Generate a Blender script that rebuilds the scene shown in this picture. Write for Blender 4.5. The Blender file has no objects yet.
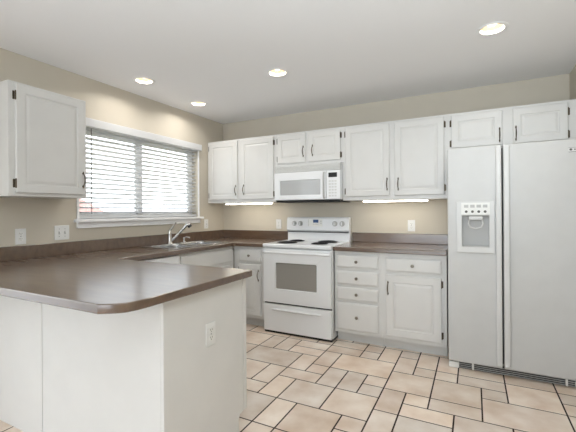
import bpy, bmesh, math, random
from mathutils import Vector, Matrix
PI = math.pi
random.seed(7)
C = bpy.context.scene.collection
scene = bpy.context.scene

# ------------------------------------------------------------------ camera
cam_data = bpy.data.cameras.new('camera')
cam = bpy.data.objects.new('camera', cam_data); C.objects.link(cam)
cam_data.sensor_width = 36.0
cam_data.lens = 359.83 / 576 * 36
cam_data.shift_y = -(216 - 211.33) / 576
cam_data.clip_start = 0.05
yaw, roll = math.radians(27.285), math.radians(0.397)
cam.matrix_world = (Matrix.Translation((2.976, -3.885, 1.255)) @ Matrix.Rotation(yaw, 4, 'Z')
                    @ Matrix.Rotation(PI / 2, 4, 'X') @ Matrix.Rotation(-roll, 4, 'Z'))
scene.camera = cam

# ------------------------------------------------------------------ world, lights, exposure
world = bpy.data.worlds.new('world'); scene.world = world
world.use_nodes = True
bg = world.node_tree.nodes['Background']
bg.inputs[0].default_value = (0.86, 0.93, 1.0, 1)
bg.inputs[1].default_value = 3.7

def area_light(name, loc, target, sx, sy, power, color=(1, 1, 1), spread=PI):
    d = bpy.data.lights.new(name, 'AREA'); d.shape = 'RECTANGLE'; d.size = sx; d.size_y = sy
    d.energy = power; d.color = color; d.spread = spread
    o = bpy.data.objects.new(name, d); C.objects.link(o)
    o.location = loc
    o.rotation_euler = (Vector(target) - Vector(loc)).to_track_quat('-Z', 'Y').to_euler()
    return o
# soft fill light added behind the camera, just outside the unseen rear opening
area_light('rear_fill', (2.2, -7.3, 1.45), (2.0, 0, 1.2), 2.9, 2.2, 6, (0.86, 0.93, 1.0))
# two fill lights added beside the camera, aimed up to brighten the ceiling
area_light('ceiling_fill', (2.1, -4.4, 1.7), (2.1, -4.0, 2.43), 1.2, 1.0, 7, (0.80, 0.91, 1.0), math.radians(140))
area_light('ceiling_fill', (3.1, -4.3, 1.7), (3.15, -3.6, 2.43), 0.9, 1.0, 37, (0.80, 0.91, 1.0), math.radians(140))
CAN_POWER = 3.8

scene.view_settings.view_transform = 'Standard'
scene.view_settings.look = 'None'
scene.view_settings.gamma = 1
scene.view_settings.use_curve_mapping = False
scene.view_settings.exposure = 0.09

# ------------------------------------------------------------------ materials
def s2l(c):
    return tuple(((v / 255) / 12.92 if v / 255 <= 0.04045 else ((v / 255 + 0.055) / 1.055) ** 2.4) for v in c) + (1,)

def mat(name, rgb, rough=0.5, metal=0.0, spec=0.5, noise=None, coat=0.0, bump=None):
    m = bpy.data.materials.new(name); m.use_nodes = True
    nt = m.node_tree; b = nt.nodes['Principled BSDF']
    b.inputs['Base Color'].default_value = s2l(rgb)
    b.inputs['Roughness'].default_value = rough
    b.inputs['Metallic'].default_value = metal
    b.inputs['Specular IOR Level'].default_value = spec
    b.inputs['Coat Weight'].default_value = coat
    b.inputs['Coat Roughness'].default_value = 0.2 if name == 'counter_laminate' else 0.08
    b.inputs['Coat IOR'].default_value = 1.95 if name == 'counter_laminate' else 1.5
    tc = nt.nodes.new('ShaderNodeTexCoord')
    if noise:
        rgb2, scale, stretch = noise
        mp = nt.nodes.new('ShaderNodeMapping'); mp.inputs['Scale'].default_value = stretch
        n = nt.nodes.new('ShaderNodeTexNoise'); n.inputs['Scale'].default_value = scale; n.inputs['Detail'].default_value = 5
        mx = nt.nodes.new('ShaderNodeMix'); mx.data_type = 'RGBA'
        rp = nt.nodes.new('ShaderNodeValToRGB'); rp.color_ramp.elements[0].position = 0.35; rp.color_ramp.elements[1].position = 0.65
        nt.links.new(tc.outputs['Object'], mp.inputs['Vector']); nt.links.new(mp.outputs[0], n.inputs['Vector'])
        nt.links.new(n.outputs['Fac'], rp.inputs[0]); nt.links.new(rp.outputs[0], mx.inputs['Factor'])
        mx.inputs['A'].default_value = s2l(rgb); mx.inputs['B'].default_value = s2l(rgb2)
        nt.links.new(mx.outputs['Result'], b.inputs['Base Color'])
    if bump:
        scale, strength = bump
        n = nt.nodes.new('ShaderNodeTexNoise'); n.inputs['Scale'].default_value = scale; n.inputs['Detail'].default_value = 4
        bp = nt.nodes.new('ShaderNodeBump'); bp.inputs['Strength'].default_value = strength; bp.inputs['Distance'].default_value = 0.002
        nt.links.new(tc.outputs['Object'], n.inputs['Vector']); nt.links.new(n.outputs['Fac'], bp.inputs['Height'])
        nt.links.new(bp.outputs[0], b.inputs['Normal'])
    return m

def emit(name, rgb, strength):
    m = bpy.data.materials.new(name); m.use_nodes = True
    b = m.node_tree.nodes['Principled BSDF']
    b.inputs['Base Color'].default_value = s2l(rgb)
    b.inputs['Emission Color'].default_value = s2l(rgb); b.inputs['Emission Strength'].default_value = strength
    return m

M = dict(
    wall=mat('wall_paint', (203, 195, 180), 0.75, noise=((200, 192, 177), 3, (1, 1, 1)), bump=(180, 0.06)),
    ceiling=mat('ceiling_paint', (244, 244, 245), 0.85, bump=(120, 0.15)),
    cab=mat('cabinet_paint', (219, 218, 215), 0.38, noise=((216, 215, 212), 6, (1, 1, 1))),
    toe=mat('toe_kick', (214, 213, 210), 0.5),
    trim=mat('trim_paint', (246, 246, 246), 0.4),
    blind=mat('blind_vinyl', (238, 239, 240), 0.35),
    cord=mat('cord', (110, 108, 104), 0.6),
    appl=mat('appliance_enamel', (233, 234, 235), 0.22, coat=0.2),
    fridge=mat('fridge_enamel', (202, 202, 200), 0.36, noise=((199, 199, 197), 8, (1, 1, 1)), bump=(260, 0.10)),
    fridge_trim=mat('fridge_handle', (210, 210, 208), 0.3),
    plastic=mat('white_plastic', (232, 232, 228), 0.35),
    button=mat('button_print', (206, 206, 204), 0.45),
    greyplastic=mat('grey_plastic', (186, 186, 184), 0.45),
    laminate=mat('counter_laminate', (84, 62, 45), 0.34, spec=0.25, coat=1.0,
                 noise=((98, 75, 56), 5, (0.7, 5, 3))),
    steel=mat('stainless', (196, 197, 198), 0.22, metal=1.0),
    chrome=mat('brushed_nickel', (200, 198, 194), 0.16, metal=1.0),
    bronze=mat('antique_bronze', (92, 82, 68), 0.35, metal=0.9),
    pewter=mat('pewter', (140, 134, 124), 0.3, metal=0.95),
    black=mat('black_enamel', (22, 22, 23), 0.35),
    coil=mat('burner_coil', (38, 38, 40), 0.5, metal=0.3),
    drip=mat('drip_pan', (70, 70, 72), 0.25, metal=0.9),
    ovenglass=mat('oven_glass', (150, 146, 140), 0.12, coat=0.6),
    mwglass=mat('microwave_glass', (176, 177, 177), 0.18, coat=0.4),
    dark=mat('dark_gap', (30, 30, 30), 0.6),
    display=emit('lit_display', (40, 62, 96), 0.6),
    lens=emit('lamp_lens', (255, 244, 222), 4.0),
    bar=emit('lamp_tube', (255, 248, 234), 12),
    baffle=mat('baffle', (196, 178, 152), 0.5),
    screw=mat('outlet_slot', (90, 88, 84), 0.5),
    plate=mat('cover_plate', (228, 228, 226), 0.35),
    grout=mat('grout', (46, 32, 24), 0.85, bump=(200, 0.3)),
    roof=mat('neighbour_roof', (190, 140, 128), 0.8, noise=((168, 120, 110), 4, (1, 1, 6))),
    stucco=mat('neighbour_wall', (214, 196, 180), 0.8),
    leaf=mat('foliage', (96, 118, 66), 0.7, noise=((140, 150, 96), 6, (1, 1, 1))),
    grass=mat('lawn', (160, 150, 118), 0.9, noise=((140, 140, 104), 3, (1, 1, 1))),
    concrete=mat('patio_concrete', (206, 207, 208), 0.8, noise=((196, 197, 198), 3, (1, 1, 1))),
    eave=mat('eave_wood', (190, 162, 134), 0.7),
)
g = bpy.data.materials.new('window_glass'); g.use_nodes = True
nt = g.node_tree; nt.nodes.clear()
o_ = nt.nodes.new('ShaderNodeOutputMaterial'); t_ = nt.nodes.new('ShaderNodeBsdfTransparent'); gl = nt.nodes.new('ShaderNodeBsdfGlossy')
gl.inputs['Roughness'].default_value = 0.02; mx = nt.nodes.new('ShaderNodeMixShader'); mx.inputs[0].default_value = 0.06
nt.links.new(t_.outputs[0], mx.inputs[1]); nt.links.new(gl.outputs[0], mx.inputs[2]); nt.links.new(mx.outputs[0], o_.inputs[0])
M['glass'] = g
nt = M['blind'].node_tree; pb = nt.nodes['Principled BSDF']; out = [n for n in nt.nodes if n.type == 'OUTPUT_MATERIAL'][0]
tl = nt.nodes.new('ShaderNodeBsdfTranslucent'); tl.inputs[0].default_value = s2l((238, 239, 240)); mxs = nt.nodes.new('ShaderNodeMixShader'); mxs.inputs[0].default_value = 0.4
nt.links.new(pb.outputs[0], mxs.inputs[1]); nt.links.new(tl.outputs[0], mxs.inputs[2]); nt.links.new(mxs.outputs[0], out.inputs[0])

# tile: every tile has its own tone stored on the mesh, plus mottling
tm = bpy.data.materials.new('floor_tile'); tm.use_nodes = True
nt = tm.node_tree; b = nt.nodes['Principled BSDF']; b.inputs['Roughness'].default_value = 0.42
tc = nt.nodes.new('ShaderNodeTexCoord'); at = nt.nodes.new('ShaderNodeAttribute'); at.attribute_name = 'tone'
n1 = nt.nodes.new('ShaderNodeTexNoise'); n1.inputs['Scale'].default_value = 5; n1.inputs['Detail'].default_value = 6
r1 = nt.nodes.new('ShaderNodeValToRGB')
r1.color_ramp.elements[0].position = 0.32; r1.color_ramp.elements[0].color = s2l((224, 202, 181))
r1.color_ramp.elements[1].position = 0.7; r1.color_ramp.elements[1].color = s2l((251, 239, 226))
mx = nt.nodes.new('ShaderNodeMix'); mx.data_type = 'RGBA'; mx.blend_type = 'MULTIPLY'; mx.inputs['Factor'].default_value = 1
nt.links.new(tc.outputs['Object'], n1.inputs['Vector']); nt.links.new(n1.outputs['Fac'], r1.inputs[0])
nt.links.new(r1.outputs[0], mx.inputs['A']); nt.links.new(at.outputs['Color'], mx.inputs['B'])
nt.links.new(mx.outputs['Result'], b.inputs['Base Color'])
n2 = nt.nodes.new('ShaderNodeTexNoise'); n2.inputs['Scale'].default_value = 30
bp = nt.nodes.new('ShaderNodeBump'); bp.inputs['Strength'].default_value = 0.25; bp.inputs['Distance'].default_value = 0.002
nt.links.new(tc.outputs['Object'], n2.inputs['Vector']); nt.links.new(n2.outputs['Fac'], bp.inputs['Height']); nt.links.new(bp.outputs[0], b.inputs['Normal'])
M['tile'] = tm

# ------------------------------------------------------------------ mesh helpers
class MB:
    """collects shapes into one mesh"""
    def __init__(self): self.bm = bmesh.new()
    def box(self, x0, x1, y0, y1, z0, z1, bev=0.0, seg=2):
        t = bmesh.new(); bmesh.ops.create_cube(t, size=1)
        for v in t.verts:
            v.co = Vector(((x0 + x1) / 2 + v.co.x * (x1 - x0), (y0 + y1) / 2 + v.co.y * (y1 - y0), (z0 + z1) / 2 + v.co.z * (z1 - z0)))
        if bev > 0: bmesh.ops.bevel(t, geom=t.edges[:], offset=bev, segments=seg, profile=0.5, affect='EDGES')
        return self._merge(t)
    def _merge(self, t):
        me = bpy.data.meshes.new('tmp'); t.to_mesh(me); t.free()
        self.bm.from_mesh(me); bpy.data.meshes.remove(me); return self
    def merge_mesh(self, me, mtx=None):
        if mtx is not None: me.transform(mtx)
        self.bm.from_mesh(me); bpy.data.meshes.remove(me); return self
    def cyl(self, p0, p1, r0, r1=None, seg=20, bev=0.0):
        r1 = r0 if r1 is None else r1
        p0, p1 = Vector(p0), Vector(p1); d = p1 - p0
        t = bmesh.new(); bmesh.ops.create_cone(t, cap_ends=True, segments=seg, radius1=r0, radius2=r1, depth=d.length)
        if bev > 0:
            es = [e for e in t.edges if abs(e.verts[0].co.z - e.verts[1].co.z) < 1e-6]
            bmesh.ops.bevel(t, geom=es, offset=bev, segments=2, profile=0.5, affect='EDGES')
        q = Vector((0, 0, 1)).rotation_difference(d.normalized()).to_matrix().to_4x4()
        bmesh.ops.transform(t, matrix=Matrix.Translation((p0 + p1) / 2) @ q, verts=t.verts)
        return self._merge(t)
    def lathe(self, prof, center, axis=(0, 0, 1), seg=24):
        """prof: list of (radius, height)"""
        t = bmesh.new(); rings = []
        for r, h in prof:
            if r < 1e-6: rings.append([t.verts.new((0, 0, h))])
            else: rings.append([t.verts.new((r * math.cos(2 * PI * i / seg), r * math.sin(2 * PI * i / seg), h)) for i in range(seg)])
        for a, b in zip(rings, rings[1:]):
            for i in range(seg):
                j = (i + 1) % seg
                q = [a[i % len(a)], a[j % len(a)], b[j % len(b)], b[i % len(b)]]
                u = []
                for v in q:
                    if v not in u: u.append(v)
                if len(u) > 2:
                    try: t.faces.new(u)
                    except ValueError: pass
        bmesh.ops.recalc_face_normals(t, faces=t.faces)
        q = Vector((0, 0, 1)).rotation_difference(Vector(axis).normalized()).to_matrix().to_4x4()
        bmesh.ops.transform(t, matrix=Matrix.Translation(center) @ q, verts=t.verts)
        return self._merge(t)
    def tube(self, pts, r, seg=12, radii=None, flat=1.0):
        t = bmesh.new(); pts = [Vector(p) for p in pts]; rings = []
        up = None
        for i, p in enumerate(pts):
            d = (pts[min(i + 1, len(pts) - 1)] - pts[max(i - 1, 0)]).normalized()
            if up is None: up = d.orthogonal().normalized()
            up = (up - d * up.dot(d)).normalized(); s = d.cross(up)
            rr = radii[i] if radii else r
            rings.append([t.verts.new(p + up * rr * math.cos(2 * PI * k / seg) + s * rr * flat * math.sin(2 * PI * k / seg)) for k in range(seg)])
        for a, b in zip(rings, rings[1:]):
            for k in range(seg): t.faces.new((a[k], a[(k + 1) % seg], b[(k + 1) % seg], b[k]))
        t.faces.new(rings[0][::-1]); t.faces.new(rings[-1])
        bmesh.ops.recalc_face_normals(t, faces=t.faces)
        return self._merge(t)
    def build(self, name, m, parent=None, smooth=True, kind=None, label=None):
        bmesh.ops.remove_doubles(self.bm, verts=self.bm.verts, dist=1e-6)
        me = bpy.data.meshes.new(name); self.bm.to_mesh(me); self.bm.free()
        ms = m if isinstance(m, list) else [m]
        for q in ms: me.materials.append(q)
        if smooth:
            me.shade_smooth()
            try: me.set_sharp_from_angle(angle=math.radians(35))
            except Exception: pass
            for p in me.polygons:
                if p.area > 0.0012: p.use_smooth = False
        o = bpy.data.objects.new(name, me); C.objects.link(o)
        if parent: o.parent = parent
        if kind: o['kind'] = kind
        if label: o['label'] = label
        return o

def slab_mesh(outline, holes, t0, t1, bev=0.004, seg=3):
    """flat plate with holes and rounded edges, thickness t0..t1 on local z"""
    cu = bpy.data.curves.new('c', 'CURVE'); cu.dimensions = '2D'; cu.fill_mode = 'BOTH'
    for poly in [outline] + list(holes):
        sp = cu.splines.new('POLY'); sp.points.add(len(poly) - 1)
        for i, (x, y) in enumerate(poly): sp.points[i].co = (x, y, 0, 1)
        sp.use_cyclic_u = True
    cu.bevel_depth = bev; cu.bevel_resolution = seg; cu.offset = -bev
    cu.extrude = (t1 - t0) / 2 - bev
    ob = bpy.data.objects.new('c', cu)
    me = bpy.data.meshes.new_from_object(ob)
    bpy.data.objects.remove(ob); bpy.data.curves.remove(cu)
    me.transform(Matrix.Translation((0, 0, (t0 + t1) / 2)))
    return me
XZ = Matrix(((1, 0, 0, 0), (0, 0, -1, 0), (0, 1, 0, 0), (0, 0, 0, 1)))   # plate xy -> xz, thickness towards -y
YZ = Matrix(((0, 0, 1, 0), (1, 0, 0, 0), (0, 1, 0, 0), (0, 0, 0, 1)))    # plate xy -> yz, thickness towards +x

def rrect(x0, x1, y0, y1, r, n=5):
    pts = []
    for cx, cy, a in ((x1 - r, y1 - r, 0), (x0 + r, y1 - r, 90), (x0 + r, y0 + r, 180), (x1 - r, y0 + r, 270)):
        for i in range(n + 1):
            t = math.radians(a + 90 * i / n); pts.append((cx + r * math.cos(t), cy + r * math.sin(t)))
    return pts

def thing(name, label, cat, loc=(0, 0, 0), rotz=0, group=None):
    o = bpy.data.objects.new(name, None); C.objects.link(o); o.empty_display_size = 0.1
    o.location = loc; o.rotation_euler = (0, 0, rotz); o['label'] = label; o['category'] = cat
    if group: o['group'] = group
    return o
def tag(o, label, cat, group=None):
    o['label'] = label; o['category'] = cat
    if group: o['group'] = group
    return o

# ------------------------------------------------------------------ dimensions
H = 2.429; RX = 3.72; YB = -7.0; CT = 0.914
WY0, WY1, WZ0, WZ1 = -1.985, -0.505, 1.185, 2.03       # kitchen window opening

DY0, DY1 = -5.1, -3.3        # glazed patio door in the left wall beside the camera

# ------------------------------------------------------------------ structure
# floor: individual tiles on a bed of grout
def floor():
    ux, uy, X0, Y0 = 0.1535, 0.1515, 1.788, -1.01
    i0, i1, j0, j1 = -12, 14, -8, 41
    occ = {}
    seen = [(-4,-3,-2,0),(-3,-2,-2,0),(-2,0,-2,-1),(-2,0,-1,0),(-4,-1,0,2),(-1,0,0,2),(0,1,-1,1),(0,1,1,2),(-1,1,2,3),(-2,-1,2,4),
            (-1,0,3,5),(-3,-1,4,5),(0,2,3,5),(1,4,-1,1),(0,2,-3,-2),(0,2,-2,-1),(2,3,-2,-1),(2,3,-3,-2),(3,4,-3,-1),(4,5,-3,-2),
            (4,5,-2,0),(5,6,-3,-1),(5,6,-1,0),(4,6,0,2),(4,5,2,4),(5,6,2,3),(5,7,3,4),(2,3,1,3),(1,2,1,3),(3,4,1,2),(3,4,2,3),
            (2,4,3,5),(6,7,-3,-1),(6,7,-1,0),(7,9,-1,0),(6,8,0,2),(6,8,2,3),(8,9,0,1),(9,11,-1,1),(8,11,1,3),(7,9,-2,-1),(9,11,-3,-1),
            (11,13,-1,0),(11,13,0,1),(11,13,1,3),(7,9,3,5),(9,10,3,5),(-4,-2,2,4),(-7,-4,-2,0),(-6,-4,0,2),(-3,-1,-4,-2),(-6,-3,-4,-2),
            (-3,0,5,7),(0,1,5,7),(1,3,5,7),(3,4,5,6),(4,5,4,6),(5,7,4,6)]
    tiles = []
    def put(t):
        a, b, c, d = t
        for i in range(a, b):
            for j in range(c, d):
                if (i, j) in occ or not (i0 <= i < i1 and j0 <= j < j1): return False
        for i in range(a, b):
            for j in range(c, d): occ[(i, j)] = 1
        tiles.append(t); return True
    for t in seen: put(t)
    rnd = random.Random(3)
    for j in range(j0, j1):
        for i in range(i0, i1):
            if (i, j) in occ: continue
            ops = [(3, 2), (2, 2), (2, 2), (1, 2), (2, 1), (1, 2), (2, 1), (2, 3)]
            rnd.shuffle(ops)
            for w, h in ops + [(2, 1), (1, 2), (1, 1)]:
                if put((i, i + w, j, j + h)): break
    bm = bmesh.new()
    col = bm.loops.layers.color.new('tone')
    gap, ch = 0.0046, 0.0008
    lo, hi = (-0.0, YB), (RX, 0.0)
    for a, b, c, d in tiles:
        x0, x1 = X0 + ux * a + gap, X0 + ux * b - gap
        y1, y0 = Y0 - uy * c - gap, Y0 - uy * d + gap
        x0, x1, y0, y1 = max(x0, 0.0), min(x1, RX), max(y0, YB), min(y1, 0.0)
        if x1 - x0 < 0.01 or y1 - y0 < 0.01: continue
        tone = rnd.uniform(0.9, 1.0); warm = rnd.uniform(-0.008, 0.014)
        cc = (min(1, tone + warm), tone, tone - warm, 1)
        top = [bm.verts.new(p) for p in ((x0 + ch, y0 + ch, 0), (x1 - ch, y0 + ch, 0), (x1 - ch, y1 - ch, 0), (x0 + ch, y1 - ch, 0))]
        bot = [bm.verts.new(p) for p in ((x0, y0, -0.0016), (x1, y0, -0.0016), (x1, y1, -0.0016), (x0, y1, -0.0016))]
        fs = [bm.faces.new(top)] + [bm.faces.new((bot[k], bot[(k + 1) % 4], top[(k + 1) % 4], top[k])) for k in range(4)]
        for f in fs:
            for l in f.loops: l[col] = cc
    f = bm.faces.new([bm.verts.new(p) for p in ((0, YB, -0.0012), (RX, YB, -0.0012), (RX, 0, -0.0012), (0, 0, -0.0012))]); f.material_index = 1
    for z, m in ((-0.12, 1),):
        f = bm.faces.new([bm.verts.new(p) for p in ((0, YB, z), (0, 0, z), (RX, 0, z), (RX, YB, z))]); f.material_index = 1
    me = bpy.data.meshes.new('floor'); bm.to_mesh(me); bm.free()
    me.materials.append(M['tile']); me.materials.append(M['grout'])
    o = bpy.data.objects.new('floor', me); C.objects.link(o); o['kind'] = 'structure'
floor()

CANS = [(0.372, -1.619), (1.509, -1.217), (0.334, -0.861), (3.09, -1.2)]
CAN_R = 0.072
def circ(cx, cy, r, n=32): return [(cx + r * math.cos(2 * PI * i / n), cy + r * math.sin(2 * PI * i / n)) for i in range(n)]
mb = MB(); mb.merge_mesh(slab_mesh([(-0.15, YB), (RX + 0.15, YB), (RX + 0.15, 0.15), (-0.15, 0.15)],
                                   [circ(x, y, CAN_R) for x, y in CANS], H, H + 0.02, 0.0005, 0))
mb.build('ceiling', M['ceiling'], kind='structure', smooth=False)
MB().box(-0.15, RX + 0.15, YB, 0.15, H + 0.16, H + 0.2).build('trim_1', M['ceiling'], kind='structure')
MB().box(-0.15, RX + 0.15, 0, 0.15, -0.12, H).build('wall_back', M['wall'], kind='structure')
mb = MB()
mb.box(-0.15, 0, YB, DY0, -0.12, H); mb.box(-0.15, 0, DY1, WY0, -0.12, H); mb.box(-0.15, 0, DY0, DY1, 2.06, H); mb.box(-0.15, 0, DY0, DY1, -0.12, 0.0); mb.box(-0.15, 0, WY1, 0, -0.12, H)
mb.box(-0.15, 0, WY0, WY1, -0.12, WZ0); mb.box(-0.15, 0, WY0, WY1, WZ1, H)
mb.build('wall_left', M['wall'], kind='structure')
MB().box(RX, RX + 0.15, YB, 0, -0.12, H).build('wall_right', M['wall'], kind='structure')
mb = MB()
mb.box(-0.15, 0.6, YB - 0.15, YB, -0.12, H + 0.16); mb.box(3.5, RX + 0.15, YB - 0.15, YB, -0.12, H + 0.16)
mb.box(0.6, 3.5, YB - 0.15, YB, 2.15, H + 0.16); mb.box(0.6, 3.5, YB - 0.15, YB, -0.12, 0.02)
mb.build('wall_rear', M['wall'], kind='structure')

# kitchen window
win = MB()
fx0, fx1 = -0.13, -0.085
for a, b, c, d in ((WY0, WY0 + 0.05, WZ0, WZ1), (WY1 - 0.05, WY1, WZ0, WZ1), (WY0, WY1, WZ1 - 0.045, WZ1), (WY0, WY1, WZ0, WZ0 + 0.05), (-1.312, -1.258, WZ0, WZ1)):
    win.box(fx0, fx1, a, b, c, d, 0.003)
for a, b in ((WY0 + 0.05, -1.312), (-1.258, WY1 - 0.05)):     # inner sashes
    for c, d, e, f in ((a, a + 0.016, WZ0 + .05, WZ1 - .045), (b - 0.016, b, WZ0 + .05, WZ1 - .045), (a, b, WZ0 + .05, WZ0 + .08), (a, b, WZ1 - .075, WZ1 - .045)):
        win.box(fx0 + .01, fx1 - .01, c, d, e, f, 0.002)
win = win.build('window_1', M['trim'], kind='structure')
MB().box(-0.110, -0.106, WY0 + 0.05, WY1 - 0.05, WZ0 + 0.05, WZ1 - 0.045).build('pane', M['glass'], win)
MB().box(-0.085, 0.062, WY0 - 0.045, WY1 + 0.045, WZ0 - 0.012, WZ0 + 0.014, 0.006).build('window_sill', M['trim'], win)
MB().box(0.001, 0.022, WY0 - 0.025, WY1 + 0.025, WZ0 - 0.062, WZ0 - 0.012, 0.004).build('window_apron', M['trim'], win)
MB().box(0.001, 0.012, WY1, WY1 + 0.022, WZ0 + 0.014, WZ1 + 0.0, 0.003).box(0.001, 0.012, WY0 - 0.022, WY0, WZ0 + 0.014, WZ1, 0.003).build('window_casing', M['trim'], win)
# sliding patio door in the left wall, outside the photograph to the left
pd = MB()
for a, b, c, d in ((DY0, DY0 + 0.06, 0.001, 2.06), (DY1 - 0.06, DY1, 0.001, 2.06), (-4.24, -4.16, 0.001, 2.06), (DY0, DY1, 2.0, 2.06), (DY0, DY1, 0.001, 0.08)):
    pd.box(-0.11, -0.05, a, b, c, d, 0.004)
pd = pd.build('door_1', M['trim'], kind='structure')
MB().box(-0.083, -0.077, DY0 + 0.06, DY1 - 0.06, 0.08, 2.0).build('pane', M['glass'], pd)
# unseen glazed opening, added behind the camera to let light in
pw = MB()
for a, b, c, d in ((0.6, 0.67, 0.02, 2.15), (3.43, 3.5, 0.02, 2.15), (2.0, 2.08, 0.02, 2.15), (0.6, 3.5, 2.08, 2.15), (0.6, 3.5, 0.02, 0.1)):
    pw.box(a, b, YB - 0.1, YB - 0.05, c, d, 0.004)
pw = pw.build('added_rear_opening', M['trim'], kind='structure')
MB().box(0.67, 3.43, YB - 0.078, YB - 0.072, 0.1, 2.08).build('pane', M['glass'], pw)

# ------------------------------------------------------------------ outside the window
MB().box(-40, -0.16, -25, 20, -0.35, -0.3).build('ground', M['grass'], kind='structure')
MB().box(-5.0, -0.16, -8, -2.2, -0.29, -0.06).build('patio_slab', M['concrete'], kind='structure')
MB().box(-0.75, -0.16, -4, 2, 2.2, 2.24).box(-0.79, -0.75, -4, 2, 2.165, 2.28).build('trim_2', M['eave'], kind='structure')

t = thing('neighbour_house', 'low neighbouring house with a pinkish roof seen through the blind slats', 'house', (-9.0, 0.5, -0.3))
MB().box(-5, 0, 0, 4.6, 0, 1.25).build('wall', M['stucco'], t)
m = bmesh.new(); pr_ = [(0.35, 1.2), (-2.5, 2.25), (-5.35, 1.2), (-5.35, 1.1), (-2.5, 2.12), (0.35, 1.1)]
va = [m.verts.new((x, -0.3, z)) for x, z in pr_]; vb = [m.verts.new((x, 4.75, z)) for x, z in pr_]
for k in range(6): m.faces.new((va[k], va[(k + 1) % 6], vb[(k + 1) % 6], vb[k]))
m.faces.new(va[::-1]); m.faces.new(vb); bmesh.ops.recalc_face_normals(m, faces=m.faces)
mm = MB(); mm.bm.free(); mm.bm = m; mm.build('roof', M['roof'], t, smooth=False)
rnd = random.Random(11)
for i, (y, r_, nm) in enumerate(((6.5, 0.85, 'round green shrub outside next to the neighbouring house'), (8.6, 0.85, 'round green shrub outside in the middle of three'), (10.9, 0.95, 'large green shrub outside farthest from the neighbouring house'))):
    sm = bmesh.new(); bmesh.ops.create_icosphere(sm, subdivisions=4, radius=1)
    for v in sm.verts:
        k = 1 + 0.09 * math.sin(7 * v.co.x + i) * math.sin(8 * v.co.y) + 0.07 * math.sin(13 * v.co.z + 5 * v.co.x) + rnd.uniform(-0.05, 0.05)
        v.co = Vector((v.co.x * r_ * k, v.co.y * r_ * k, (v.co.z * k + 0.9) * r_ * 0.92))
    mm = MB(); mm.bm.free(); mm.bm = sm
    t = thing('shrub', nm, 'shrub', (-9.2, y, -0.3))
    mm.build('foliage', M['leaf'], t, smooth=False)
    MB().cyl((0, 0, 0), (0, 0, 0.6), 0.06, 0.04, 8).build('stem', M['eave'], t)

# ------------------------------------------------------------------ hardware
def pull(parent, x, y, z, length=0.095, rotated=False):
    """arched bronze pull standing upright, y = door face"""
    pts = []; rad = []
    n = 14
    for i in range(n + 1):
        t = i / n; s = (t - 0.5) * length
        pts.append((x, y - 0.006 - 0.022 * math.sin(PI * t) ** 0.75, z + s)); rad.append(0.0034 + 0.0016 * math.sin(PI * t))
    m = MB().tube(pts, 0.004, 10, rad)
    for s in (-1, 1):
        m.cyl((x, y + 0.0005, z + s * length / 2), (x, y - 0.010, z + s * length / 2), 0.0065, 0.005, 12)
        m.lathe([(0, -0.011), (0.004, -0.009), (0.006, 0), (0.0035, 0.011), (0, 0.013)], (x, y - 0.007, z + s * (length / 2 + 0.004)), (0, 0, s), 12)
    return m.build('door_pull', M['bronze'], parent)
def knob(parent, x, y, z):
    return MB().lathe([(0, 0.024), (0.009, 0.0235), (0.0145, 0.019), (0.0145, 0.016), (0.007, 0.010), (0.006, 0.004), (0.009, 0.0), (0, -0.001)], (x, y, z), (0, -1, 0), 20).build('drawer_knob', M['pewter'], parent)
def hinge(parent, x, y, z, side):
    """side -1: door lies to the right of the hinge (frame on the left)"""
    m = MB(); m.box(x - 0.006 + side * 0.006, x + 0.006 + side * 0.006, y + 0.0155, y + 0.0185, z - 0.028, z + 0.028, 0.001, 1)
    m.cyl((x, y + 0.004, z - 0.027), (x, y + 0.004, z + 0.027), 0.0048, seg=10)
    for s in (-1, 1): m.lathe([(0, 0.006), (0.003, 0.004), (0.0045, 0)], (x, y + 0.004, z + s * 0.027), (0, 0, s), 10)
    return m.build('hinge', M['bronze'], parent)

def door_mesh(x0, x1, z0, z1, y, t=0.018, raised=True, rail=0.055):
    """raised-panel door, front face at y, thickness t behind"""
    bm = bmesh.new()
    if raised: prof = [(0, t), (0, 0.005), (0.005, 0), (rail, 0), (rail + 0.004, 0.005), (rail + 0.010, 0.006), (rail + 0.026, 0.0015), (rail + 0.030, 0.001)]
    else: prof = [(0, t), (0, 0.006), (0.003, 0.0035), (0.012, 0.0008), (0.016, 0.0)]
    loops = []
    for ins, dep in prof:
        loops.append([bm.verts.new((a, y + dep, c)) for a, c in ((x0 + ins, z0 + ins), (x1 - ins, z0 + ins), (x1 - ins, z1 - ins), (x0 + ins, z1 - ins))])
    for a, b in zip(loops, loops[1:]):
        for k in range(4): bm.faces.new((a[k], a[(k + 1) % 4], b[(k + 1) % 4], b[k]))
    bm.faces.new(loops[-1]); bm.faces.new(loops[0][::-1])
    bmesh.ops.recalc_face_normals(bm, faces=bm.faces)
    m = MB(); m.bm.free(); m.bm = bm
    return m
def door(parent, x0, x1, z0, z1, y, hinge_side, pull_z=None, hinges=None, rail=0.055, plen=0.095, off=None):
    d = door_mesh(x0, x1, z0, z1, y, rail=rail).build('door', M['cab'], parent, smooth=False)
    hs = hinges or (z0 + 0.065, z1 - 0.065)
    hx = x0 - 0.001 if hinge_side < 0 else x1 + 0.001
    for hz in hs: hinge(d, hx, y, hz, hinge_side)
    off = off or 0.021
    px = x1 - off if hinge_side < 0 else x0 + off
    if pull_z: pull(d, px, y, pull_z, plen)
    return d
def drawer(parent, x0, x1, z0, z1, y, knobs=1):
    d = door_mesh(x0, x1, z0, z1, y, raised=False).build('drawer', M['cab'], parent, smooth=False)
    if knobs: knob(d, (x0 + x1) / 2, y, (z0 + z1) / 2)
    return d
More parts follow.
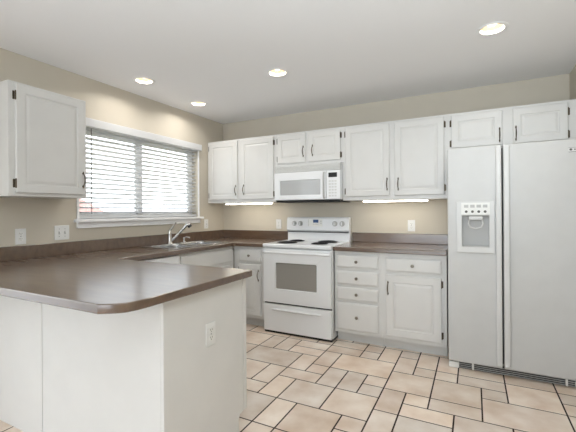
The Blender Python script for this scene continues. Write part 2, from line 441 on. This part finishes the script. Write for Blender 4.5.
def carcass(parent, x0, x1, z0, z1, yf, toe=False):
    """yf: front of face frame"""
    m = MB().box(x0, x1, yf, -0.004, z0, z1, 0.0004, 1)
    b = m.build('body', M['cab'], parent, smooth=False)
    if toe: MB().box(x0 + 0.001, x1 - 0.001, yf + 0.075, -0.06, 0.0, z0).build('toe_kick', M['toe'], parent, smooth=False)
    return b

# ------------------------------------------------------------------ wall cabinets
G = 'white raised panel wall cabinets'
yf = -0.312; yd = yf - 0.0185; ZT = 2.127; ZB = 1.363
t = thing('wall_cabinet', 'tall white two-door wall cabinet in the back left corner beside the microwave', 'cabinet', (0, 0, 0), group=G)
carcass(t, 0.003, 0.9772, ZB, ZT, yf)
door(t, 0.03, 0.461, 1.40, 2.105, yd, -1, 1.513, hinges=(1.455, 2.04))
door(t, 0.505, 0.957, 1.40, 2.105, yd, 1, 1.514, hinges=(1.455, 2.04), off=0.05)
t = thing('wall_cabinet', 'short white two-door wall cabinet directly above the microwave', 'cabinet', (0, 0, 0), group=G)
carcass(t, 0.9778, 1.7747, 1.762, ZT, yf)
door(t, 1.009, 1.356, 1.79, 2.105, yd, -1, 1.906, hinges=(1.84, 2.043))
door(t, 1.392, 1.754, 1.79, 2.105, yd, 1, 1.907, hinges=(1.84, 2.043), off=0.052)
t = thing('wall_cabinet', 'tall white two-door wall cabinet between the microwave and the refrigerator', 'cabinet', (0, 0, 0), group=G)
carcass(t, 1.7753, 2.7697, ZB, ZT, yf)
door(t, 1.807, 2.251, 1.40, 2.105, yd, -1, 1.514, hinges=(1.455, 2.04))
door(t, 2.299, 2.742, 1.40, 2.105, yd, 1, 1.51, hinges=(1.461, 2.038), off=0.036)
t = thing('wall_cabinet', 'short wide white two-door wall cabinet above the refrigerator', 'cabinet', (0, 0, 0), group=G)
carcass(t, 2.7703, RX - 0.004, 1.80, ZT, yf)
door(t, 2.80, 3.198, 1.812, 2.105, yd, -1, 1.895, hinges=(1.854, 2.035))
door(t, 3.274, 3.648, 1.812, 2.105, yd, 1, 1.895, hinges=(1.854, 2.035))
t = thing('wall_cabinet', 'tall white single-door wall cabinet on the left wall beside the window', 'cabinet', (0, -2.645, 0), PI / 2, group=G)
carcass(t, 0, 0.525, 1.369, 2.121, -0.305)
door(t, 0.037, 0.508, 1.39, 2.108, -0.3235, -1, 1.505, hinges=(1.452, 2.03))

# ------------------------------------------------------------------ base cabinets
GB = 'white base cabinets under the brown counters'
yf = -0.595; yd = yf - 0.0185
t = thing('base_cabinet', 'narrow white base cabinet with one drawer and door left of the range', 'cabinet', (0, 0, 0), group=GB)
carcass(t, 0.60, 1.003, 0.10, 0.874, yf, True)
drawer(t, 0.672, 0.95, 0.715, 0.845, yd)
door(t, 0.672, 0.95, 0.135, 0.685, yd, -1, 0.57)
t = thing('base_cabinet', 'white base cabinet with a stack of four drawers right of the range', 'cabinet', (0, 0, 0), group=GB)
carcass(t, 1.784, 2.2327, 0.10, 0.874, yf, True)
for a, b in ((0.720, 0.838), (0.561, 0.686), (0.414, 0.532), (0.132, 0.386)): drawer(t, 1.805, 2.2, a, b, yd)
t = thing('base_cabinet', 'white base cabinet with one drawer over a raised panel door beside the refrigerator', 'cabinet', (0, 0, 0), group=GB)
carcass(t, 2.2333, 2.772, 0.10, 0.874, yf, True)
drawer(t, 2.270, 2.733, 0.713, 0.832, yd)
door(t, 2.270, 2.733, 0.135, 0.682, yd, 1, 0.564, hinges=(0.196, 0.627), rail=0.065)
t = thing('sink_cabinet', 'white sink base cabinet on the left wall under the double sink', 'cabinet', (0, -1.44, 0), PI / 2, group=GB)
# open box so that the bowls hang inside
m = MB(); w = 0.84
m.box(0, 0.018, yf + .02, -0.004, 0.1, 0.874); m.box(w - 0.018, w, yf + .02, -0.004, 0.1, 0.874); m.box(0.018, w - 0.018, yf + .02, -0.004, 0.1, 0.118)
m.box(0.018, w - 0.018, -0.012, -0.004, 0.118, 0.874); m.box(0, w, yf, yf + 0.02, 0.1, 0.874)
m.build('body', M['cab'], t, smooth=False)
MB().box(0.001, w - 0.001, yf + 0.075, yf + 0.09, 0, 0.1).build('toe_kick', M['toe'], t, smooth=False)
drawer(t, 0.018, 0.81, 0.705, 0.848, yd, 0)
door(t, 0.018, 0.405, 0.135, 0.675, yd, -1, 0.585); door(t, 0.423, 0.81, 0.135, 0.675, yd, 1, 0.585)

t = thing('dishwasher', 'white dishwasher under the left counter beside the sink cabinet', 'dishwasher', (0, -2.05, 0), PI / 2)
MB().box(0.003, 0.602, -0.57, -0.03, 0.1, 0.868, 0.003).build('body', M['appl'], t)
MB().box(0.006, 0.600, -0.61, -0.571, 0.12, 0.735, 0.006).build('door', M['appl'], t)
cp = MB().box(0.006, 0.600, -0.615, -0.571, 0.738, 0.866, 0.008).build('control_panel', M['appl'], t)
MB().box(0.2, 0.4, -0.619, -0.6155, 0.765, 0.785, 0.0015).build('latch', M['greyplastic'], cp)
MB().box(0.01, 0.596, -0.53, -0.50, 0.005, 0.1).build('toe_kick', M['black'], t)

# peninsula
t = thing('peninsula_cabinet', 'white panelled peninsula cabinet in the left foreground carrying the bar counter', 'cabinet', (0, 0, 0))
PX, PY0, PY1 = 1.78, -2.75, -2.126
MB().box(0.004, PX - 0.02, PY0 + 0.012, PY1 - 0.022, 0.10, 0.874).build('body', M['cab'], t, smooth=False)
MB().box(0.004, PX - 0.02, PY0 + 0.012, PY1 - 0.09, 0.0, 0.10).build('toe_kick', M['toe'], t, smooth=False)
MB().box(0.004, 0.861, PY0, PY0 + 0.0118, 0.001, 0.874, 0.002).build('back_panel', M['cab'], t)
MB().box(0.8665, PX - 0.0195, PY0, PY0 + 0.0118, 0.001, 0.874, 0.002).build('back_panel', M['cab'], t)
m = MB(); m.merge_mesh(slab_mesh([(PY0, 0.001), (PY1 - 0.068, 0.001), (PY1 - 0.068, 0.075), (PY1 - 0.055, 0.094), (PY1 - 0.022, 0.098), (PY1 - 0.022, 0.874), (PY0, 0.874)], [], PX - 0.019, PX, 0.002, 1), YZ)
m.build('end_panel', M['cab'], t)
fr = MB().box(0.62, PX + 0.001, PY1 - 0.0195, PY1 + 0.012, 0.10, 0.874, 0.002).build('face_frame', M['cab'], t)
# doors and drawers on the kitchen side (seen from the other side of the peninsula)
for i in range(2):
    x0 = 0.70 + i * 0.53
    # mirrored: built facing -y in a small pivot, so build directly facing +y
    for nm, z0, z1 in (('drawer', 0.715, 0.845), ('door', 0.135, 0.68)):
        mm = door_mesh(-x0 - 0.48, -x0, z0, z1, -PY1 * -1 - 0, raised=(nm == 'door'))
        bmesh.ops.transform(mm.bm, matrix=Matrix.Translation((0, 2 * PY1 + 0.0185 + 0.0122, 0)) @ Matrix.Rotation(PI, 4, 'Z'), verts=mm.bm.verts)
        # after the half turn the face looks towards +y
        o = mm.build(nm, M['cab'], t, smooth=False)

# ------------------------------------------------------------------ counters
def arc(cx, cy, r, a0, a1, n=6): return [(cx + r * math.cos(math.radians(a0 + (a1 - a0) * i / n)), cy + r * math.sin(math.radians(a0 + (a1 - a0) * i / n))) for i in range(n + 1)]
SY0, SY1, SX0, SX1 = -1.42, -0.60, 0.055, 0.545      # sink rim
outline = [(0.001, -3.022), (1.728, -3.022), (1.752, -3.008), (1.785, -2.985), (1.808, -2.96), (1.820, -2.92), (1.824, -2.87)]
outline += arc(1.809, -2.118, 0.015, 0, 90, 3)
outline += [(0.665, -2.103), (0.644, -2.098), (0.635, -2.085), (0.635, -0.65), (0.65, -0.635), (1.007, -0.635), (1.007, -0.001), (0.001, -0.001)]
t = thing('worktop', 'brown laminate worktop running over the peninsula, sink wall and back left corner', 'countertop')
m = MB(); m.merge_mesh(slab_mesh(outline, [rrect(SX0 + 0.02, SX1 - 0.02, SY0 + 0.02, SY1 - 0.02, 0.04)], 0.876, CT, 0.005, 3))
m.build('countertop', M['laminate'], t)
MB().box(0.001, 0.021, -3.02, -0.001, CT, 1.016, 0.004).box(0.0212, 1.0, -0.021, -0.001, CT, 1.016, 0.004).build('backsplash', M['laminate'], t, smooth=False)
t = thing('worktop', 'short brown laminate worktop between the range and the refrigerator', 'countertop')
m = MB(); m.merge_mesh(slab_mesh([(1.781, -0.635), (2.774, -0.635), (2.774, -0.001), (1.781, -0.001)], [], 0.876, CT, 0.005, 3)); m.build('countertop', M['laminate'], t)
MB().box(1.781, 2.774, -0.021, -0.001, CT, 1.016, 0.004).build('backsplash', M['laminate'], t, smooth=False)

# ------------------------------------------------------------------ sink and faucet
t = thing('kitchen_sink', 'stainless steel double bowl sink set in the counter under the window', 'sink', (0, 0, CT))
m = MB()
bx0, bx1 = SX0 + 0.085, SX1 - 0.035
b1 = (SY0 + 0.035, -1.025); b2 = (-0.995, SY1 - 0.035)
m.merge_mesh(slab_mesh(rrect(SX0, SX1, SY0, SY1, 0.05), [rrect(bx0, bx1, b1[0], b1[1], 0.06), rrect(bx0, bx1, b2[0], b2[1], 0.06)], 0.0005, 0.0065, 0.002, 2))
m.build('rim', M['steel'], t)
for a, b in (b1, b2):
    bm = bmesh.new(); loops = []
    for ins, z, r in ((0.000, 0.004, 0.06), (0.004, -0.01, 0.06), (0.012, -0.15, 0.055), (0.03, -0.168, 0.045), (0.06, -0.172, 0.03)):
        loops.append([bm.verts.new((x, y, z)) for x, y in rrect(bx0 + ins, bx1 - ins, a + ins, b - ins, r, 5)])
    for p, q in zip(loops, loops[1:]):
        n = len(p)
        for k in range(n): bm.faces.new((p[k], q[k], q[(k + 1) % n], p[(k + 1) % n]))
    bm.faces.new(loops[-1])
    bmesh.ops.recalc_face_normals(bm, faces=bm.faces)
    mm = MB(); mm.bm.free(); mm.bm = bm
    bo = mm.build('bowl', M['steel'], t)
    so = bo.modifiers.new('thickness', 'SOLIDIFY'); so.thickness = 0.0012; so.offset = -1
    MB().lathe([(0, 0.001), (0.028, 0.002), (0.042, 0.004), (0.045, 0.0)], ((bx0 + bx1) / 2, (a + b) / 2, -0.171), seg=24).build('drain', M['chrome'], bo)

t = thing('faucet', 'brushed nickel single lever pull-out faucet behind the sink', 'faucet', (0.095, -1.052, CT + 0.0065))
MB().lathe([(0, 0), (0.030, 0), (0.029, 0.006), (0.024, 0.012), (0.022, 0.03), (0.021, 0.10), (0.0225, 0.125), (0.018, 0.142), (0.008, 0.150), (0, 0.151)], (0, 0, 0)).build('body', M['chrome'], t)
MB().tube([(0.0, 0.006, 0.022), (0.02, 0.022, 0.045), (0.06, 0.055, 0.098), (0.10, 0.087, 0.152), (0.122, 0.105, 0.182), (0.134, 0.114, 0.196), (0.146, 0.123, 0.202), (0.158, 0.132, 0.200)], 0.013, 14,
          [0.012, 0.014, 0.0145, 0.0155, 0.017, 0.021, 0.023, 0.022]).build('spout', M['chrome'], t)
MB().lathe([(0, 0.0), (0.018, 0.0), (0.0225, 0.014), (0.021, 0.030), (0, 0.030)], (0.150, 0.126, 0.197), (0.4, 0.3, -0.8)).build('spray_head', M['black'], t, label='black rubber spray nozzle')
MB().tube([(0, 0.002, 0.140), (0.006, 0.02, 0.162), (0.014, 0.045, 0.195), (0.020, 0.066, 0.222)], 0.007, 10, [0.012, 0.0105, 0.009, 0.010], flat=1.3).build('lever', M['chrome'], t)
t = thing('soap_dispenser', 'small brushed nickel soap dispenser beside the faucet on the sink rim', 'soap dispenser', (0.095, -0.84, CT + 0.0065))
MB().lathe([(0, 0), (0.018, 0), (0.017, 0.008), (0.010, 0.012), (0.009, 0.040), (0.013, 0.045), (0.013, 0.055), (0, 0.056)], (0, 0, 0)).build('pump_body', M['chrome'], t)
MB().tube([(0, 0, 0.049), (0.03, 0.012, 0.053), (0.055, 0.022, 0.049), (0.06, 0.024, 0.041)], 0.006, 10).build('nozzle', M['chrome'], t)

# ------------------------------------------------------------------ range
RX0, RX1 = 1.012, 1.774; rw = RX1 - RX0
t = thing('electric_range', 'white freestanding electric coil range between the base cabinets', 'range', (RX0, 0, 0))
MB().box(0.002, rw - 0.002, -0.625, -0.03, 0.023, 0.885, 0.003).build('body', M['appl'], t)
MB().box(0.008, rw - 0.008, -0.640, -0.05, 0.0, 0.023).build('base', M['black'], t)
BUR = [(0.195, -0.475, 0.098), (0.195, -0.235, 0.076), (0.565, -0.475, 0.076), (0.565, -0.235, 0.098)]
m = MB(); m.merge_mesh(slab_mesh(rrect(0, rw, -0.668, -0.035, 0.012), [circ(x, y, r + 0.006) for x, y, r in BUR], 0.885, 0.921, 0.008, 4)); m.build('cooktop', M['appl'], t)
for x, y, r in BUR:
    bn = MB().lathe([(r + 0.014, 0.004), (r + 0.012, 0.006), (r + 0.004, 0.003), (r * 0.9, -0.012), (r * 0.4, -0.018), (0.0, -0.018)], (x, y, 0.9195), seg=36).build('drip_pan', M['drip'], t)
    pts = []
    turns = 4 if r > 0.09 else 3
    n = turns * 28
    for i in range(n + 1):
        a = 2 * PI * turns * i / n; rr = 0.018 + (r - 0.022) * i / n
        pts.append((x + rr * math.cos(a), y + rr * math.sin(a), 0.9275))
    m = MB().tube(pts, 0.0062, 8)
    for k in range(3):
        a = 2 * PI * k / 3 + 0.4
        m.box(-0.001, 0.001, 0, 0, 0, 0) if False else m.cyl((x, y, 0.9185), (x + (r) * math.cos(a), y + r * math.sin(a), 0.9185), 0.002, seg=6)
    m.build('coil_burner', M['coil'], bn)
# backguard
bgm = bmesh.new()
prof = [(-0.035, 0.915), (-0.085, 0.915), (-0.085, 1.018), (-0.112, 1.040), (-0.104, 1.165), (-0.090, 1.185), (-0.035, 1.188)]
for x in (0.0, rw):
    pass
va = [bgm.verts.new((0.0, y, z)) for y, z in prof]; vb = [bgm.verts.new((rw, y, z)) for y, z in prof]
for k in range(len(prof)): bgm.faces.new((va[k], va[(k + 1) % len(prof)], vb[(k + 1) % len(prof)], vb[k]))
bgm.faces.new(va[::-1]); bgm.faces.new(vb); bmesh.ops.recalc_face_normals(bgm, faces=bgm.faces)
bmesh.ops.bevel(bgm, geom=bgm.edges[:], offset=0.003, segments=2, profile=0.5, affect='EDGES')
mm = MB(); mm.bm.free(); mm.bm = bgm; guard = mm.build('backguard', M['appl'], t)
MB().box(0.012, rw - 0.012, -0.1005, -0.0855, 1.014, 1.0205).build('vent_strip', M['black'], guard)
def on_guard(z): return -0.112 + (z - 1.040) / (1.165 - 1.040) * 0.008
KZ = 1.114
for kx in (0.098, 0.178, 0.598, 0.682):
    k_ = MB().lathe([(0.030, -0.001), (0.030, 0.002), (0.0215, 0.005), (0.0205, 0.020), (0.018, 0.024), (0, 0.0245)], (kx, on_guard(KZ), KZ), (0, -1, 0.06), 24).build('control_knob', M['greyplastic'], guard)
    MB().box(kx - 0.005, kx + 0.005, on_guard(KZ) - 0.034, on_guard(KZ) - 0.0235, KZ - 0.02, KZ + 0.02, 0.002).build('knob_grip', M['appl'], k_)
cp = MB().box(0.270, 0.45, on_guard(1.12) - 0.0025, on_guard(1.12) + 0.003, 1.078, 1.168, 0.002).build('control_panel', M['plastic'], guard)
MB().box(0.338, 0.402, on_guard(1.11) - 0.0045, on_guard(1.11) - 0.0028, 1.124, 1.158, 0.001).build('clock_display', M['display'], cp, label='dark blue lit clock display')
for i in range(5): MB().box(0.278, 0.284, on_guard(1.1) - 0.0042, on_guard(1.1) - 0.0028, 1.084 + i * 0.016, 1.095 + i * 0.016).build('button', M['greyplastic'], cp)
for i in range(4): MB().box(0.336 + i * 0.018, 0.348 + i * 0.018, on_guard(1.1) - 0.0042, on_guard(1.1) - 0.0028, 1.104, 1.112).build('button', M['greyplastic'], cp)
for i in range(2): MB().box(0.428, 0.440, on_guard(1.1) - 0.0042, on_guard(1.1) - 0.0028, 1.112 + i * 0.022, 1.124 + i * 0.022).build('button', M['greyplastic'], cp)
# oven door
m = MB(); m.merge_mesh(slab_mesh([(0.006, 0.318), (rw - 0.006, 0.318), (rw - 0.006, 0.872), (0.006, 0.872)], [rrect(0.152, 0.606, 0.463, 0.729, 0.012)], 0.628, 0.662, 0.006, 3), XZ)
od = m.build('oven_door', M['appl'], t)
MB().box(0.146, 0.610, -0.648, -0.630, 0.458, 0.734).build('oven_window', M['ovenglass'], od)
m = MB(); hz = 0.835
pts = [(0.03, -0.655, hz - 0.004), (0.035, -0.685, hz), (0.06, -0.703, hz + 0.003), (0.12, -0.708, hz + 0.004), (rw / 2, -0.712, hz + 0.004), (rw - 0.12, -0.708, hz + 0.004), (rw - 0.06, -0.703, hz + 0.003), (rw - 0.035, -0.685, hz), (rw - 0.03, -0.655, hz - 0.004)]
m.tube(pts, 0.013, 12); m.build('oven_handle', M['appl'], od)
MB().box(0.008, rw - 0.008, -0.632, -0.6255, 0.302, 0.317).build('door_gasket', M['black'], t)
dr = MB().box(0.006, rw - 0.006, -0.660, -0.626, 0.024, 0.301, 0.006).build('storage_drawer', M['appl'], t)
m = MB(); m.tube([(0.10, -0.662, 0.250), (0.14, -0.668, 0.250), (rw / 2, -0.670, 0.250), (rw - 0.14, -0.668, 0.250), (rw - 0.10, -0.662, 0.250)], 0.012, 10, [0.003, 0.011, 0.013, 0.011, 0.003]); m.build('drawer_lip', M['appl'], dr)

# ------------------------------------------------------------------ microwave
t = thing('microwave', 'white over-the-range microwave mounted under the short cabinet', 'microwave', (1.006, 0, 1.367))
mw = 0.768; mh = 0.388
MB().box(0.0, mw, -0.355, -0.01, 0.008, mh, 0.003).build('body', M['appl'], t)
MB().box(0.012, mw - 0.012, -0.375, -0.03, -0.014, 0.0075, 0.002).build('underside', M['dark'], t)
vg = MB().box(0.0, mw, -0.372, -0.3555, 0.313, mh, 0.002).build('vent_grille', M['greyplastic'], t)
for i in range(7):
    MB().box(0.006, mw - 0.006, -0.378, -0.3725, 0.317 + i * 0.0099, 0.3225 + i * 0.0099, 0.001, 1).build('vent_louvre', M['plastic'], vg)
m = MB(); m.merge_mesh(slab_mesh([(0.0, 0.01), (0.612, 0.01), (0.612, 0.310), (0.0, 0.310)], [rrect(0.072, 0.548, 0.062, 0.222, 0.006)], 0.357, 0.395, 0.007, 3), XZ)
md = m.build('door', M['appl'], t)
MB().box(0.065, 0.555, -0.388, -0.360, 0.055, 0.229).build('door_window', M['mwglass'], md)
m = MB(); m.tube([(0.594, -0.394, 0.025), (0.594, -0.412, 0.032), (0.594, -0.418, 0.07), (0.594, -0.420, 0.16), (0.594, -0.418, 0.25), (0.594, -0.412, 0.285), (0.594, -0.394, 0.292)], 0.0085, 10); m.build('door_handle', M['greyplastic'], md, label='grey vertical bar handle')
cp = MB().box(0.616, mw, -0.395, -0.357, 0.01, 0.310, 0.007).build('control_panel', M['appl'], t)
MB().box(0.642, 0.735, -0.3975, -0.3945, 0.236, 0.284, 0.001).build('clock_display', M['black'], cp, label='black clock display')
for r_ in range(6):
    for c_ in range(3): MB().box(0.645 + c_ * 0.031, 0.667 + c_ * 0.031, -0.3962, -0.3948, 0.038 + r_ * 0.030, 0.054 + r_ * 0.030).build('button', M['button'], cp)

# ------------------------------------------------------------------ refrigerator
FX0, FX1, FYF, FZ = 2.792, 3.692, -0.754, 1.745
t = thing('refrigerator', 'large white side-by-side refrigerator with ice dispenser at the right', 'refrigerator', (FX0, 0, 0))
fw = FX1 - FX0
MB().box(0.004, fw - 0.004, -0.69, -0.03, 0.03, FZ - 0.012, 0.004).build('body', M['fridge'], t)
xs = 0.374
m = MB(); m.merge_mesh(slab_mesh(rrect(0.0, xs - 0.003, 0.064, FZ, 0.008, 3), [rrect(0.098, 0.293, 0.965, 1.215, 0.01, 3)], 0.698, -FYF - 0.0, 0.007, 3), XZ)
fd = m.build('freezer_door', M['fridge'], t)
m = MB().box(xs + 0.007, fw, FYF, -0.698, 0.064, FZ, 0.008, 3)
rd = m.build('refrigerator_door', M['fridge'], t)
MB().box(xs - 0.02, xs + 0.03, -0.697, -0.6905, 0.08, FZ - 0.02).build('door_gasket', M['dark'], t)
def fhandle(x0, x1, par): MB().box(x0, x1, FYF - 0.026, FYF - 0.0005, 0.085, FZ - 0.01, 0.008, 3).build('door_handle', M['fridge_trim'], par)
fhandle(xs - 0.042, xs - 0.004, fd); fhandle(xs + 0.008, xs + 0.048, rd)
# dispenser: frame, control area, cavity
m = MB(); m.merge_mesh(slab_mesh(rrect(0.065, 0.325, 0.925, 1.325, 0.006, 3), [rrect(0.103, 0.288, 0.970, 1.212, 0.006, 3)], -FYF + 0.0005, -FYF + 0.011, 0.004, 2), XZ)
df = m.build('dispenser', M['fridge_trim'], fd)
MB().box(0.098, 0.294, FYF - 0.0135, FYF - 0.0115, 1.22, 1.312, 0.001).build('control_panel', M['plastic'], df)
for i in range(4):
    MB().box(0.118 + i * 0.043, 0.148 + i * 0.043, FYF - 0.0150, FYF - 0.0140, 1.274, 1.296, 0.0003).build('button', M['greyplastic'], df)
    MB().cyl((0.133 + i * 0.043, FYF - 0.014, 1.243), (0.133 + i * 0.043, FYF - 0.0155, 1.243), 0.010, seg=14).build('button', M['screw'], df)
m = MB(); m.box(0.100, 0.2915, -0.703, -0.699, 0.967, 1.214); m.build('cavity', M['greyplastic'], df)
MB().box(0.15, 0.245, -0.770, -0.712, 1.178, 1.208, 0.006).build('ice_chute', M['fridge_trim'], df)
m = MB(); m.tube([(0.155, -0.752, 1.178), (0.148, -0.758, 1.150), (0.160, -0.762, 1.122), (0.198, -0.764, 1.112), (0.236, -0.762, 1.122), (0.247, -0.758, 1.150), (0.240, -0.752, 1.178)], 0.006, 10); m.build('paddle', M['fridge_trim'], df)
MB().box(0.105, 0.286, -0.765, -0.704, 0.9705, 0.978, 0.002).build('drip_tray', M['greyplastic'], df)
# maker plate at the top right, hinge covers, grille
pl = MB().box(fw - 0.128, fw - 0.02, FYF - 0.003, FYF - 0.0005, 1.652, 1.688, 0.001).build('maker_plate', M['fridge_trim'], rd)
m = MB(); m.box(fw - 0.126, fw - 0.022, FYF - 0.0036, FYF - 0.0031, 1.6535, 1.6565); m.box(fw - 0.126, fw - 0.022, FYF - 0.0036, FYF - 0.0031, 1.6840, 1.6860); m.cyl((fw - 0.112, FYF - 0.003, 1.672), (fw - 0.112, FYF - 0.004, 1.672), 0.008, seg=16)
for i in range(5): m.box(fw - 0.094 + i * 0.013, fw - 0.085 + i * 0.013, FYF - 0.0037, FYF - 0.0031, 1.668, 1.676)
m.build('plate_lettering', M['screw'], pl)
gr = MB().box(0.006, fw - 0.006, -0.712, -0.66, 0.003, 0.058).build('base_grille', M['black'], t)
for i in range(4): MB().box(0.07, fw - 0.02, -0.722, -0.7125, 0.008 + i * 0.014, 0.0112 + i * 0.014).build('grille_slat', M['greyplastic'], gr)
for x in (0.165, 0.755): MB().box(x, x + 0.014, -0.728, -0.7125, 0.004, 0.056, 0.002).build('grille_clip', M['plastic'], gr)
for x0, x1 in ((0.0, 0.075), (fw - 0.09, fw)): MB().box(x0, x1, -0.742, -0.713, 0.004, 0.052, 0.008).build('hinge_cover', M['plastic'], t)

# ------------------------------------------------------------------ window blind
t = thing('window_blind', 'white horizontal slat blind hanging open in the window above the sink', 'blind', (0, 0, 0))
MB().box(0.0125, 0.058, WY0 - 0.022, WY1 + 0.018, WZ1 - 0.035, WZ1 + 0.036, 0.004).build('valance', M['blind'], t)
MB().box(-0.075, 0.0, WY0 + 0.006, WY1 - 0.006, WZ1 - 0.042, WZ1 - 0.002, 0.002).build('headrail', M['blind'], t)
m = MB(); zc = WZ0 + 0.07; n = 0
while zc < WZ1 - 0.05:
    L0, L1 = WY0 + 0.008, WY1 - 0.008
    tilt = math.radians(-17)
    bm = bmesh.new()
    ring = []
    for k in range(7):
        s = -0.025 + 0.05 * k / 6; z = 0.0022 * (1 - (s / 0.025) ** 2)
        ring.append((s * math.cos(tilt) - 0.037, zc + z - s * math.sin(tilt)))
    top = [(x, z + 0.0014) for x, z in ring]; prof = ring + top[::-1]
    va = [bm.verts.new((x, L0, z)) for x, z in prof]; vb = [bm.verts.new((x, L1, z)) for x, z in prof]
    for k in range(len(prof)): bm.faces.new((va[k], va[(k + 1) % len(prof)], vb[(k + 1) % len(prof)], vb[k]))
    bm.faces.new(va[::-1]); bm.faces.new(vb); bmesh.ops.recalc_face_normals(bm, faces=bm.faces)
    m._merge(bm); zc += 0.0435; n += 1
m.build('slats', M['blind'], t)
MB().box(-0.062, -0.012, WY0 + 0.008, WY1 - 0.008, WZ0 + 0.022, WZ0 + 0.040, 0.003).build('bottom_rail', M['blind'], t)
for y in (WY0 + 0.12, WY0 + 0.52, WY1 - 0.52, WY1 - 0.12):
    m = MB()
    for x in (-0.0095, -0.0645): m.cyl((x, y, WZ0 + 0.03), (x, y, WZ1 - 0.04), 0.0011, seg=6)
    m.build('ladder_cord', M['blind'], t)
MB().cyl((0.004, -1.872, WZ0 + 0.06), (0.004, -1.872, WZ1 - 0.04), 0.0034, seg=8).build('wand', M['cord'], t, label='grey tilt wand')

# ------------------------------------------------------------------ outlets and switch
def outlet(label, loc, rotz, kind='outlet', w=0.072):
    t = thing('electrical_outlet' if kind == 'outlet' else 'light_switch', label, 'outlet' if kind == 'outlet' else 'switch', loc, rotz)
    h = 0.116
    MB().box(-w / 2, w / 2, -0.0065, -0.0008, -h / 2, h / 2, 0.0022).build('cover_plate', M['plate'], t)
    if kind == 'outlet':
        for s in (-1, 1):
            r = MB(); r.merge_mesh(slab_mesh(rrect(-0.0165, 0.0165, s * 0.0195 - 0.0145, s * 0.0195 + 0.0145, 0.007, 4), [], 0.0066, 0.0084, 0.0005, 1), XZ)
            r = r.build('receptacle', M['plastic'], t)
            q = MB(); q.box(-0.008, -0.0055, -0.0091, -0.0086, s * 0.0195 - 0.001, s * 0.0195 + 0.008); q.box(0.0055, 0.008, -0.0091, -0.0086, s * 0.0195 - 0.001, s * 0.0195 + 0.007)
            q.cyl((0, -0.0086, s * 0.0195 - 0.007), (0, -0.0091, s * 0.0195 - 0.007), 0.0025, seg=10); q.build('slot', M['screw'], r)
        MB().cyl((0, -0.0066, 0), (0, -0.0078, 0), 0.003, seg=10).build('screw', M['screw'], t)
    else:
        n = 2 if w > 0.1 else 1
        for i in range(n):
            x = 0 if n == 1 else (-0.023 + 0.046 * i)
            f = MB().box(x - 0.006, x + 0.006, -0.0078, -0.0066, -0.013, 0.013, 0.0005).build('switch_slot', M['greyplastic'], t)
            MB().box(x - 0.0035, x + 0.0035, -0.018, -0.0079, -0.002, 0.009, 0.001).build('toggle', M['plastic'], f)
            for zs in (-0.03, 0.03): MB().cyl((x, -0.0066, zs), (x, -0.0076, zs), 0.0028, seg=10).build('screw', M['screw'], t)
    return t
outlet('white duplex outlet on the left wall under the wall cabinet', (0, -2.43, 1.083), PI / 2)
outlet('white double toggle switch on the left wall beside the window sill', (0, -2.130, 1.095), PI / 2, 'switch', 0.118)
outlet('white single toggle switch on the left wall between window and corner', (0, -0.355, 1.105), PI / 2, 'switch')
outlet('white duplex outlet on the back wall just left of the range', (0.845, 0, 1.10), 0)
outlet('white duplex outlet on the back wall above the short worktop', (2.405, 0, 1.098), 0)
outlet('white duplex outlet on the end panel of the peninsula', (PX + 0.0002, -2.441, 0.635), PI / 2)

# ------------------------------------------------------------------ recessed lights and under-cabinet lights
names = ['recessed ceiling light nearest the window, leftmost of the four', 'recessed ceiling light in the middle of the ceiling, in front of the microwave',
         'smallest recessed ceiling light, farthest back near the left corner', 'recessed ceiling light at the right, in front of the refrigerator']
for (x, y), nm in zip(CANS, names):
    t = thing('recessed_light', nm, 'ceiling light', (x, y, H), group='recessed ceiling lights')
    MB().lathe([(CAN_R - 0.002, 0.0), (CAN_R - 0.002, -0.003), (0.086, -0.006), (0.094, -0.003), (0.095, -0.0005)], (0, 0, 0), seg=40).build('trim_ring', M['trim'], t)
    MB().lathe([(CAN_R - 0.003, -0.002), (CAN_R - 0.005, 0.03), (0.063, 0.085)], (0, 0, 0), seg=40).build('baffle', M['baffle'], t)
    MB().lathe([(0.056, 0.080), (0.046, 0.050), (0.030, 0.030), (0.0, 0.024)], (0, 0, 0), seg=32).build('bulb', M['lens'], t)
    d = bpy.data.lights.new('can_lamp', 'AREA'); d.shape = 'DISK'; d.size = 0.06; d.energy = CAN_POWER; d.color = (1.0, 0.97, 0.93)
    lo = bpy.data.objects.new('can_lamp', d); C.objects.link(lo); lo.parent = t; lo.location = (0, 0, 0.020)
for x0, x1, nm in ((0.25, 0.90, 'slim white under-cabinet light in the back left corner'), (1.97, 2.60, 'slim lit under-cabinet light above the short worktop')):
    t = thing('under_cabinet_light', nm, 'light', (x0, 0, ZB))
    L = x1 - x0
    MB().box(0, L, -0.295, -0.225, -0.010, -0.0005, 0.002).build('housing', M['plastic'], t)
    MB().box(0.01, L - 0.01, -0.292, -0.230, -0.020, -0.0105, 0.004).build('diffuser', M['bar'], t)
